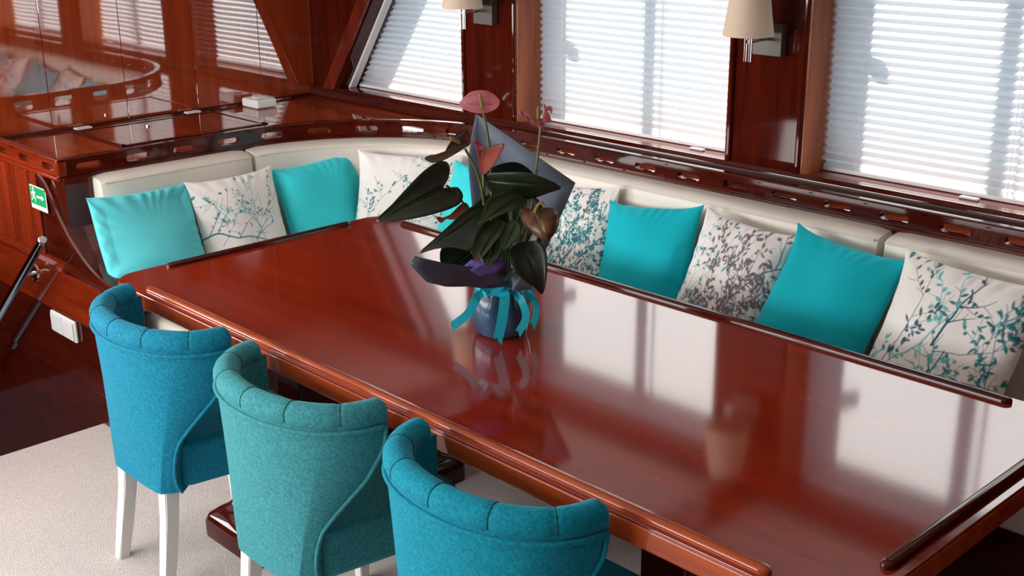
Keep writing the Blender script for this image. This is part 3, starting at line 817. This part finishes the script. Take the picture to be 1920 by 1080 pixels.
# ------------------------------------------------------------------ wall lamps
def sconce(xp, xs, label):
    o = thing('wall_lamp', (xp, YW - 0.02, 1.30), label, 'lamp', 'wall lamps on the pillars')
    MB().box(xp - 0.056, xp + 0.056, YW - 0.036, YW - 0.003, 1.343, 1.445, 0.003).build('backplate', STEEL, o)
    ys_ = YW - 0.145
    m = MB(); m.tube([(xp + 0.005, YW - 0.03, 1.398), (xs, ys_, 1.398)], 0.0055, 10); m.build('arm', CHROME, o)
    m = MB()
    m.tube([(xs - 0.009, ys_, 1.335), (xs - 0.009, ys_, 1.45)], 0.0055, 10); m.tube([(xs + 0.009, ys_, 1.335), (xs + 0.009, ys_, 1.45)], 0.0055, 10)
    m.build('stem', CHROME, o)
    prof = [(0.081, 0), (0.0815, 0.003), (0.056, 0.185), (0.0545, 0.185), (0.0795, 0.003), (0.081, 0)]
    MB().lathe(prof, (xs, ys_, 1.418), 36).build('shade', SHADE, o, smooth=50)
    MB().lathe([(0.0, 0), (0.018, 0.004), (0.024, 0.03), (0.018, 0.07), (0.0, 0.085)], (xs, ys_, 1.45), 16).build('bulb', WHITE, o)
sconce(0.935, 0.938, 'brushed steel wall lamp with beige shade on the right pillar')
sconce(-0.435, -0.432, 'brushed steel wall lamp on the left pillar, cut by the top edge')

# ------------------------------------------------------------------ sign, switch, handrail
sg = thing('exit_sign', (-1.13, YP - 0.012, 0.742), 'green emergency exit sign with white running figure beside the curved arm', 'sign')
sx0, sx1, sz0, sz1, sy = -1.200, -1.062, 0.742, 0.832, YP - 0.0125
MB().box(sx0, sx1, sy, sy + 0.002, sz0, sz1, 0.0008, 1).build('plate', WHITE, sg)
MB().box(sx0 + 0.004, sx1 - 0.004, sy - 0.0006, sy + 0.0002, sz0 + 0.018, sz1 - 0.004).build('green_field', plain('sign_green', (0.0, 0.30, 0.09), 0.4), sg)
def fig(pts, name='figure'):
    MB().prism([(sx0 + a, sz0 + b) for a, b in pts], 'y', sy - 0.0012, sy - 0.0004).build(name, WHITE, sg)
fig([(0.030 + 0.006 * math.cos(a), 0.077 + 0.006 * math.sin(a)) for a in [k * 0.628 for k in range(10)]])
fig([(0.022, 0.068), (0.034, 0.069), (0.040, 0.050), (0.034, 0.046), (0.026, 0.050)])
fig([(0.033, 0.066), (0.046, 0.058), (0.050, 0.061), (0.048, 0.064), (0.036, 0.071)])
fig([(0.024, 0.067), (0.014, 0.060), (0.012, 0.052), (0.016, 0.052), (0.020, 0.058), (0.027, 0.063)])
fig([(0.034, 0.050), (0.048, 0.042), (0.044, 0.028), (0.040, 0.028), (0.041, 0.039), (0.028, 0.046)])
fig([(0.028, 0.050), (0.026, 0.038), (0.012, 0.030), (0.011, 0.034), (0.021, 0.041), (0.023, 0.051)])
fig([(0.056, 0.047), (0.100, 0.047), (0.100, 0.041), (0.122, 0.051), (0.100, 0.061), (0.100, 0.055), (0.056, 0.055)], 'arrow')

sw = thing('light_switch', (-1.045, YP - 0.008, 0.262), 'white double light switch low on the mahogany end panel', 'switch')
MB().box(-1.150, -0.942, YP - 0.020, YP - 0.0065, 0.262, 0.348, 0.006, 3).build('plate', WHITE, sw)
for a in (-1.140, -1.044):
    MB().box(a, a + 0.092, YP - 0.0255, YP - 0.0195, 0.270, 0.340, 0.004, 2).build('rocker', WHITE, sw)

hr = thing('handrail', (-1.25, YP - 0.07, 0.2), 'polished metal handrail sloping down beside the stairs', 'handrail')
a, b_ = Vector((-0.985, 0.088, 0.668)), Vector((-1.56, 0.088, 0.210)); d = (b_ - a)
DKS = plain('dark_polished_steel', (0.20, 0.19, 0.19), 0.10, metal=1.0)
m = MB(); m.tube([a, a + d * 0.01, a + d * 0.5, b_, b_ + d * 0.5], 0.0165, 20); m.build('bar', DKS, hr)
m = MB(); q = d.normalized(); m.tube([a - q * 0.006, a - q * 0.003, a + q * 0.012], [0.013, 0.0172, 0.0172], 20); m.build('end_cap', CHROME, hr)
br = Vector((-1.262, YP - 0.012, 0.468))
m = MB(); m.tube([br + Vector((0, 0.0, 0)), br + Vector((0, -0.006, 0)), br + Vector((0, -0.010, 0))], [0.036, 0.035, 0.022], 24); fl = m.build('flange', CHROME, hr)
m = MB(); m.tube([br, br + Vector((0.0, -0.04, 0)), (-1.245, 0.088, 0.452)], 0.008, 12); m.build('bracket', CHROME, hr)
for dz in (-0.023, 0.023):
    m = MB(); m.tube([br + Vector((0, -0.006, dz)), br + Vector((0, -0.011, dz))], 0.005, 10); m.build('screw', STEEL, fl)

# ------------------------------------------------------------------ the plant
POT = Vector((1.010, 0.490, TZ))
VR = Vector((0.6942, 0.7198, 0)); VD = Vector((0.7198, -0.6942, 0))     # to the right of / towards the viewer's side of the table
def pl(px, py, d=0.0):
    """a point of the plant, d metres in front of the pot axis (the plant is laid out in a fan facing the near end of the table)"""
    ry = (rt * (px - 960) - up * (py - 540) + fw * 2275.75).normalized()
    t = (POT + VD * d - CAM).dot(VD) / ry.dot(VD)
    return CAM + ry * t
plant = thing('potted_anthurium', POT, 'potted anthurium with pink flowers in blue wrapping on the table', 'plant')
SATIN = plain('blue_satin', (0.018, 0.060, 0.12), 0.35, coat=0.25, sheen=0.1, vary=0.6, vscale=14)
prof = [(0.0, 0.0), (0.058, 0.0), (0.070, 0.008), (0.078, 0.04), (0.081, 0.08), (0.074, 0.115), (0.062, 0.132), (0.066, 0.15), (0.085, 0.175)]
rows = []
SEG = 96
for r_, z in prof:
    row = []
    for k in range(SEG):
        a = 2 * math.pi * k / SEG
        f_ = 1 + (0.03 + 0.30 * z) * math.sin(a * 9 + 1.5 * math.sin(a * 2)) * (z / 0.16) + 0.035 * math.sin(a * 5 + z * 30)
        row.append((POT.x + r_ * f_ * math.cos(a), POT.y + r_ * f_ * math.sin(a), TZ + 0.001 + z + 0.012 * math.sin(a * 6) * (z / 0.17) ** 4))
    rows.append(row)
MB().grid(rows, closed_u=True).build('pot_wrapping', SATIN, plant, smooth=60)
RIB = thin('turquoise_ribbon', (0.015, 0.50, 0.62), 0.28, 0.2)
def ribbon(pts, w, twist=0.0):
    P = catmull([pl(*p) for p in pts], 8)
    rows = []
    for i, p in enumerate(P):
        T = (P[min(i + 1, len(P) - 1)] - P[max(i - 1, 0)]).normalized()
        side = T.cross(VD).normalized()
        side = (side * math.cos(twist * i / len(P)) + VD * math.sin(twist * i / len(P)))
        sh = 0.0
        if i == len(P) - 1: sh = 0.012
        rows.append([p - side * w / 2 + T * sh, p, p + side * w / 2 - T * sh])
    MB().grid(rows).build('ribbon', RIB, plant, smooth=60, fixn=False)
nb = [(POT + VR * 0.069 * math.cos(a) + VD * 0.069 * math.sin(a)) for a in [2 * math.pi * k / 40 for k in range(40)]]
m = MB(); m.grid([[(p.x, p.y, TZ + z) for p in nb] for z in (0.122, 0.132, 0.144)], closed_u=True); m.build('ribbon', RIB, plant, smooth=60)
ribbon([(905, 548, 0.06), (893, 560, 0.09), (878, 588, 0.10), (848, 612, 0.10)], 0.024)
ribbon([(945, 548, 0.07), (946, 562, 0.10), (942, 596, 0.115), (933, 638, 0.12)], 0.027, 0.25)
ribbon([(965, 550, 0.06), (978, 565, 0.09), (986, 595, 0.10), (972, 624, 0.09)], 0.020)
ribbon([(985, 545, 0.05), (1000, 560, 0.06), (1006, 582, 0.06), (998, 610, 0.06)], 0.018)
ribbon([(925, 545, 0.06), (945, 530, 0.085), (962, 520, 0.08), (985, 535, 0.06), (996, 548, 0.05)], 0.022)
ribbon([(925, 548, 0.06), (905, 535, 0.08), (925, 522, 0.085), (950, 542, 0.07)], 0.020)

GREEN = thin('anthurium_leaf', (0.006, 0.018, 0.006), 0.40, 0.06, coat=0.22, vary=0.5, vscale=9)
GREEN2 = thin('young_leaf', (0.020, 0.042, 0.008), 0.45, 0.12, coat=0.1, vary=0.4, vscale=12)
STEM = plain('flower_stem', (0.11, 0.15, 0.03), 0.5)
STEMD = plain('leaf_stalk', (0.035, 0.05, 0.012), 0.5)
PINK = thin('pink_spathe', (0.95, 0.40, 0.46), 0.3, 0.45, coat=0.4, vary=0.35, vscale=14)
RED = thin('red_spathe', (0.30, 0.050, 0.028), 0.4, 0.2, coat=0.1, vary=0.4, vscale=14)
COPPER = thin('copper_spathe', (0.085, 0.026, 0.010), 0.4, 0.2, coat=0.15, vary=0.4, vscale=30, veins=(0.17, 0.075, 0.028))
STRIPE = thin('striped_spathe', (0.62, 0.10, 0.13), 0.3, 0.3, coat=0.3, vary=0.2, vscale=60, veins=(0.85, 0.62, 0.60))
SPADIX = plain('spadix', (0.28, 0.21, 0.05), 0.6, bump=0.6, bscale=700)
def blade(name, outline, base, tip, db, dt, mat, tilt=0.0, cup=0.0, droop=0.0, parent=None, rib=True, wob=0.0):
    """a leaf, spathe or petal: outline closed round the midrib base -> tip; db / dt depth at either end, tilt the slope across,
    cup the rise of the margin, droop the bow along the midrib"""
    n = len(outline); P = [Vector((x, y, 0)) for x, y in outline]; o2 = []
    for i in range(n):
        p0, p1, p2, p3 = P[i - 1], P[i], P[(i + 1) % n], P[(i + 2) % n]
        for k in range(3):
            t = k / 3
            o2.append(0.5 * ((2 * p1) + (p2 - p0) * t + (2 * p0 - 5 * p1 + 4 * p2 - p3) * t * t + (3 * p1 - p0 - 3 * p2 + p3) * t ** 3))
    B, T = Vector((*base, 0)), Vector((*tip, 0)); A = T - B; L = A.length; A.normalize(); S = Vector((-A.y, A.x, 0))
    def pt(p, s):
        a = (p - B).dot(A); c = (p - B).dot(S); t = a / L
        d = db + (dt - db) * t - tilt * c / 697 + cup * s * s * abs(c) / 697 - droop * 4 * t * (1 - t) + wob * math.sin(c * 0.16 + a * 0.1) * s
        return pl(p.x, p.y, d)
    rows = []
    for p in o2:
        a = max(0.0, min(L, (p - B).dot(A)))
        m0 = B + A * a
        rows.append([pt(m0.lerp(p, s), s) for s in (0.0, 0.2, 0.4, 0.6, 0.8, 1.0)])
    m = MB(); m.grid(rows, closed_v=True)
    bmesh.ops.remove_doubles(m.bm, verts=m.bm.verts[:], dist=0.0004)
    o = m.build(name, mat, parent or plant, smooth=70, thick=0.0009)
    if rib:
        mm = MB(); mm.tube([pt(B + A * (L * q), 0) + VD * 0.0012 for q in (0.0, 0.25, 0.5, 0.75, 0.96)], [0.0020, 0.0018, 0.0015, 0.0011, 0.0006], 6)
        mm.build('midrib', GREEN2 if name == 'leaf' else STEM, o)
    return o
def stem(pts, r=0.0032, mat=None, name='stem'):
    P = catmull([pl(*p) for p in pts], 6)
    m = MB(); m.tube(P, r, 8); m.build(name, mat or STEM, plant, smooth=60)
# leaves
blade('leaf', [(705, 415), (735, 383), (765, 350), (795, 320), (822, 303), (838, 304), (844, 318), (839, 338), (830, 351), (845, 353), (858, 351), (868, 365), (864, 380), (850, 389), (825, 398), (790, 407), (750, 414)], (830, 353), (705, 415), 0.10, 0.20, GREEN, 0.35, 0.25, -0.02)
blade('leaf', [(903, 333), (912, 325), (955, 322), (1000, 326), (1052, 350), (1028, 362), (990, 373), (943, 373), (915, 354)], (912, 338), (1052, 350), 0.02, 0.06, GREEN, 0.5, -0.2, -0.02)
blade('leaf', [(911, 323), (931, 310), (959, 304), (982, 310), (1000, 330), (950, 334)], (915, 326), (998, 328), -0.03, -0.02, GREEN, 0.8, 0.2)
blade('leaf', [(880, 395), (920, 362), (965, 352), (1010, 375), (1022, 420), (1005, 468), (965, 486), (915, 484), (885, 450)], (945, 380), (960, 484), -0.02, 0.01, GREEN, 0.1, 0.3)
blade('leaf', [(785, 475), (820, 443), (845, 420), (868, 398), (893, 384), (915, 390), (912, 416), (894, 444), (884, 470), (850, 464), (815, 467)], (902, 396), (785, 475), 0.08, 0.17, GREEN, 0.4, 0.2, -0.02)
blade('leaf', [(828, 465), (858, 458), (885, 474), (890, 502), (860, 520), (836, 516), (826, 494)], (884, 476), (832, 512), 0.07, 0.12, GREEN, 0.3, 0.2)
blade('leaf', [(915, 372), (935, 362), (972, 356), (988, 385), (955, 397), (925, 409), (896, 421), (906, 400)], (970, 372), (896, 421), 0.06, 0.13, GREEN2, 0.5, 0.3, -0.01)
blade('leaf', [(884, 430), (905, 418), (938, 410), (948, 424), (926, 456), (902, 484), (886, 478), (879, 455)], (936, 420), (900, 482), 0.09, 0.15, GREEN2, 0.4, 0.2, -0.01)
blade('leaf', [(950, 420), (968, 412), (976, 434), (963, 455), (944, 468), (941, 442)], (966, 420), (945, 466), 0.09, 0.13, GREEN2, 0.4, 0.2)
blade('leaf', [(908, 442), (930, 434), (944, 452), (936, 478), (914, 500), (902, 476)], (928, 442), (914, 498), 0.10, 0.15, GREEN, 0.3, 0.2)
blade('leaf', [(957, 468), (975, 455), (1007, 452), (1023, 468), (1026, 507), (1018, 551), (1000, 537), (973, 518), (958, 492)], (984, 458), (1018, 551), 0.08, 0.13, GREEN, -0.3, 0.3, -0.015)
blade('leaf', [(930, 470), (955, 458), (972, 478), (968, 510), (945, 528), (928, 500)], (950, 466), (946, 526), 0.07, 0.11, GREEN, 0.2, 0.2)
# leaf stalks
for p in ([(938, 520, 0.0), (900, 430, 0.04), (862, 372, 0.08), (838, 348, 0.10)], [(940, 520, 0.0), (932, 430, -0.01), (928, 338, 0.0)], [(936, 520, 0.01), (905, 455, 0.06), (870, 412, 0.09)],
          [(940, 520, 0.01), (962, 440, 0.03), (985, 372, 0.05)], [(942, 520, 0.0), (962, 470, 0.06), (978, 440, 0.09)], [(938, 520, 0), (925, 450, 0.03), (905, 392, 0.07)]):
    stem(p, 0.0028, STEMD, 'leaf_stalk')
# flowers
def spadix(p0, p1, parent, r=0.005):
    a_, b2 = pl(*p0), pl(*p1)
    m = MB(); m.tube([a_, a_.lerp(b2, 0.3), a_.lerp(b2, 0.7), a_.lerp(b2, 0.95), b2], [r * 0.9, r, r * 0.9, r * 0.65, r * 0.2], 10)
    m.build('spadix', SPADIX, parent, smooth=60)
f1 = blade('spathe', [(861, 194), (870, 183), (884, 172), (905, 169), (922, 174), (936, 187), (935, 198), (925, 207), (906, 213), (884, 210), (868, 203)], (925, 198), (861, 194), 0.02, 0.05, PINK, 0.8, 0.3, -0.008, rib=False)
spadix((906, 209, 0.045), (899, 175, 0.035), f1)
stem([(920, 520, 0.0), (922, 380, 0.0), (917, 270, 0.01), (906, 211, 0.02)], 0.0034)
f2 = blade('spathe', [(973, 208), (986, 211), (999, 221), (1015, 226), (1026, 224), (1019, 237), (1006, 238), (991, 228), (980, 219)], (1020, 231), (973, 208), 0.03, 0.09, STRIPE, 1.2, 0.5, rib=False)
blade('spathe', [(1019, 192), (1025, 203), (1034, 227), (1024, 230), (1016, 226), (1021, 210)], (1024, 228), (1020, 194), 0.03, 0.05, PINK, 0.8, 0.4, rib=False)
blade('spathe', [(1024, 200), (1033, 199), (1036, 207), (1033, 214), (1031, 207), (1026, 207)], (1026, 204), (1034, 211), 0.0, -0.01, STRIPE, 0.5, 0.3, rib=False)
spadix((1010, 226, 0.045), (1009, 199, 0.045), f2, 0.0042)
stem([(960, 520, 0.0), (990, 430, 0.02), (1003, 340, 0.03), (1014, 237, 0.03)], 0.0034)
f3 = blade('spathe', [(796, 297), (809, 290), (830, 289), (839, 275), (848, 261), (860, 247), (876, 241), (880, 252), (883, 268), (871, 278), (848, 292), (830, 301), (809, 305)], (872, 272), (796, 297), 0.06, 0.13, COPPER, 0.7, 0.4, -0.01)
spadix((862, 268, 0.075), (843, 257, 0.09), f3, 0.0045)
stem([(915, 500, 0.02), (908, 385, 0.03), (895, 325, 0.045), (872, 279, 0.055)], 0.0034)
blade('spathe', [(896, 288), (901, 283), (913, 277), (946, 269), (932, 300), (918, 318), (904, 328), (899, 312)], (910, 281), (905, 327), 0.03, 0.07, RED, 0.4, 0.3, rib=False)
blade('spathe', [(889, 259), (899, 267), (908, 277), (897, 290), (893, 280)], (900, 284), (890, 261), 0.03, 0.035, STRIPE, 0.4, 0.3, rib=False)
stem([(918, 500, 0.0), (908, 400, 0.02), (907, 330, 0.025), (908, 285, 0.025)], 0.0034)
f4 = blade('spathe', [(977, 394), (988, 389), (1002, 397), (1022, 389), (1042, 395), (1049, 415), (1041, 437), (1024, 451), (1003, 441), (986, 427), (977, 410)], (1003, 397), (1024, 450), 0.10, 0.16, COPPER, 0.1, -0.5, -0.02)
m = MB(); m.tube(catmull([pl(1003, 398, 0.112), pl(1008, 386, 0.118), pl(1015, 380, 0.12), pl(1020, 386, 0.12)], 5), 0.0042, 8); m.build('spadix', SPADIX, f4, smooth=60)
stem([(950, 520, 0.0), (975, 450, 0.05), (992, 405, 0.085), (1003, 398, 0.10)], 0.0030)
blade('spathe', [(819, 406), (827, 418), (842, 405), (868, 380), (880, 388), (874, 400), (850, 412)], (874, 390), (822, 412), 0.05, 0.09, RED, 0.5, 0.3, rib=False)
stem([(925, 510, 0.0), (898, 430, 0.03), (874, 392, 0.05)], 0.0028, STEMD)

# paper and tissue
PAPER = thin('blue_grey_paper', (0.26, 0.33, 0.42), 0.45, 0.40, vary=0.1, vscale=4)
PAPERF = thin('grey_blue_paper_inside', (0.075, 0.085, 0.12), 0.35, 0.2)
TISSUE = thin('violet_tissue', (0.16, 0.12, 0.42), 0.6, 0.3)
def sheet(pts, faces, mat, name='paper'):
    """a creased sheet: flat facets between folds"""
    m = MB(); vs = [m.bm.verts.new(pl(*p)) for p in pts]
    for f_ in faces: m.bm.faces.new([vs[i] for i in f_])
    bmesh.ops.subdivide_edges(m.bm, edges=m.bm.edges[:], cuts=2, use_grid_fill=True)
    for v in m.bm.verts: v.co += VD * 0.004 * noise.noise(v.co * 14)
    return m.build(name, mat, plant, smooth=12, thick=0.0008)
sheet([(892, 213, -0.13), (1079, 343, -0.04), (1022, 472, -0.02), (960, 505, -0.04), (905, 505, -0.03), (886, 400, -0.06), (877, 300, -0.09), (985, 374, -0.12), (905, 300, -0.13)],
      [(0, 8, 7), (0, 7, 1), (1, 7, 2), (2, 7, 3), (3, 7, 4), (8, 4, 7), (8, 5, 4), (6, 5, 8), (0, 6, 8)], PAPER)
sheet([(768, 495, 0.20), (778, 480, 0.19), (835, 494, 0.17), (885, 500, 0.14), (945, 494, 0.12), (956, 537, 0.085), (905, 541, 0.095), (878, 537, 0.12), (835, 537, 0.15), (800, 529, 0.17), (840, 515, 0.16)],
      [(0, 1, 2, 10), (2, 3, 7, 10), (3, 4, 5), (3, 5, 6, 7), (0, 10, 9), (9, 10, 8), (8, 10, 7)], PAPERF)
sheet([(868, 500, 0.135), (884, 486, 0.13), (912, 492, 0.14), (940, 482, 0.13), (948, 498, 0.125), (935, 514, 0.125), (900, 518, 0.13), (884, 508, 0.14)], [(0, 1, 2, 7), (2, 3, 4, 5), (2, 5, 6, 7)], TISSUE, 'tissue')
sheet([(958, 495, 0.10), (990, 488, 0.09), (1006, 510, 0.08), (996, 542, 0.06), (960, 545, 0.075), (978, 520, 0.10)], [(0, 1, 5), (1, 2, 5), (2, 3, 5), (3, 4, 5), (4, 0, 5)], PAPER)
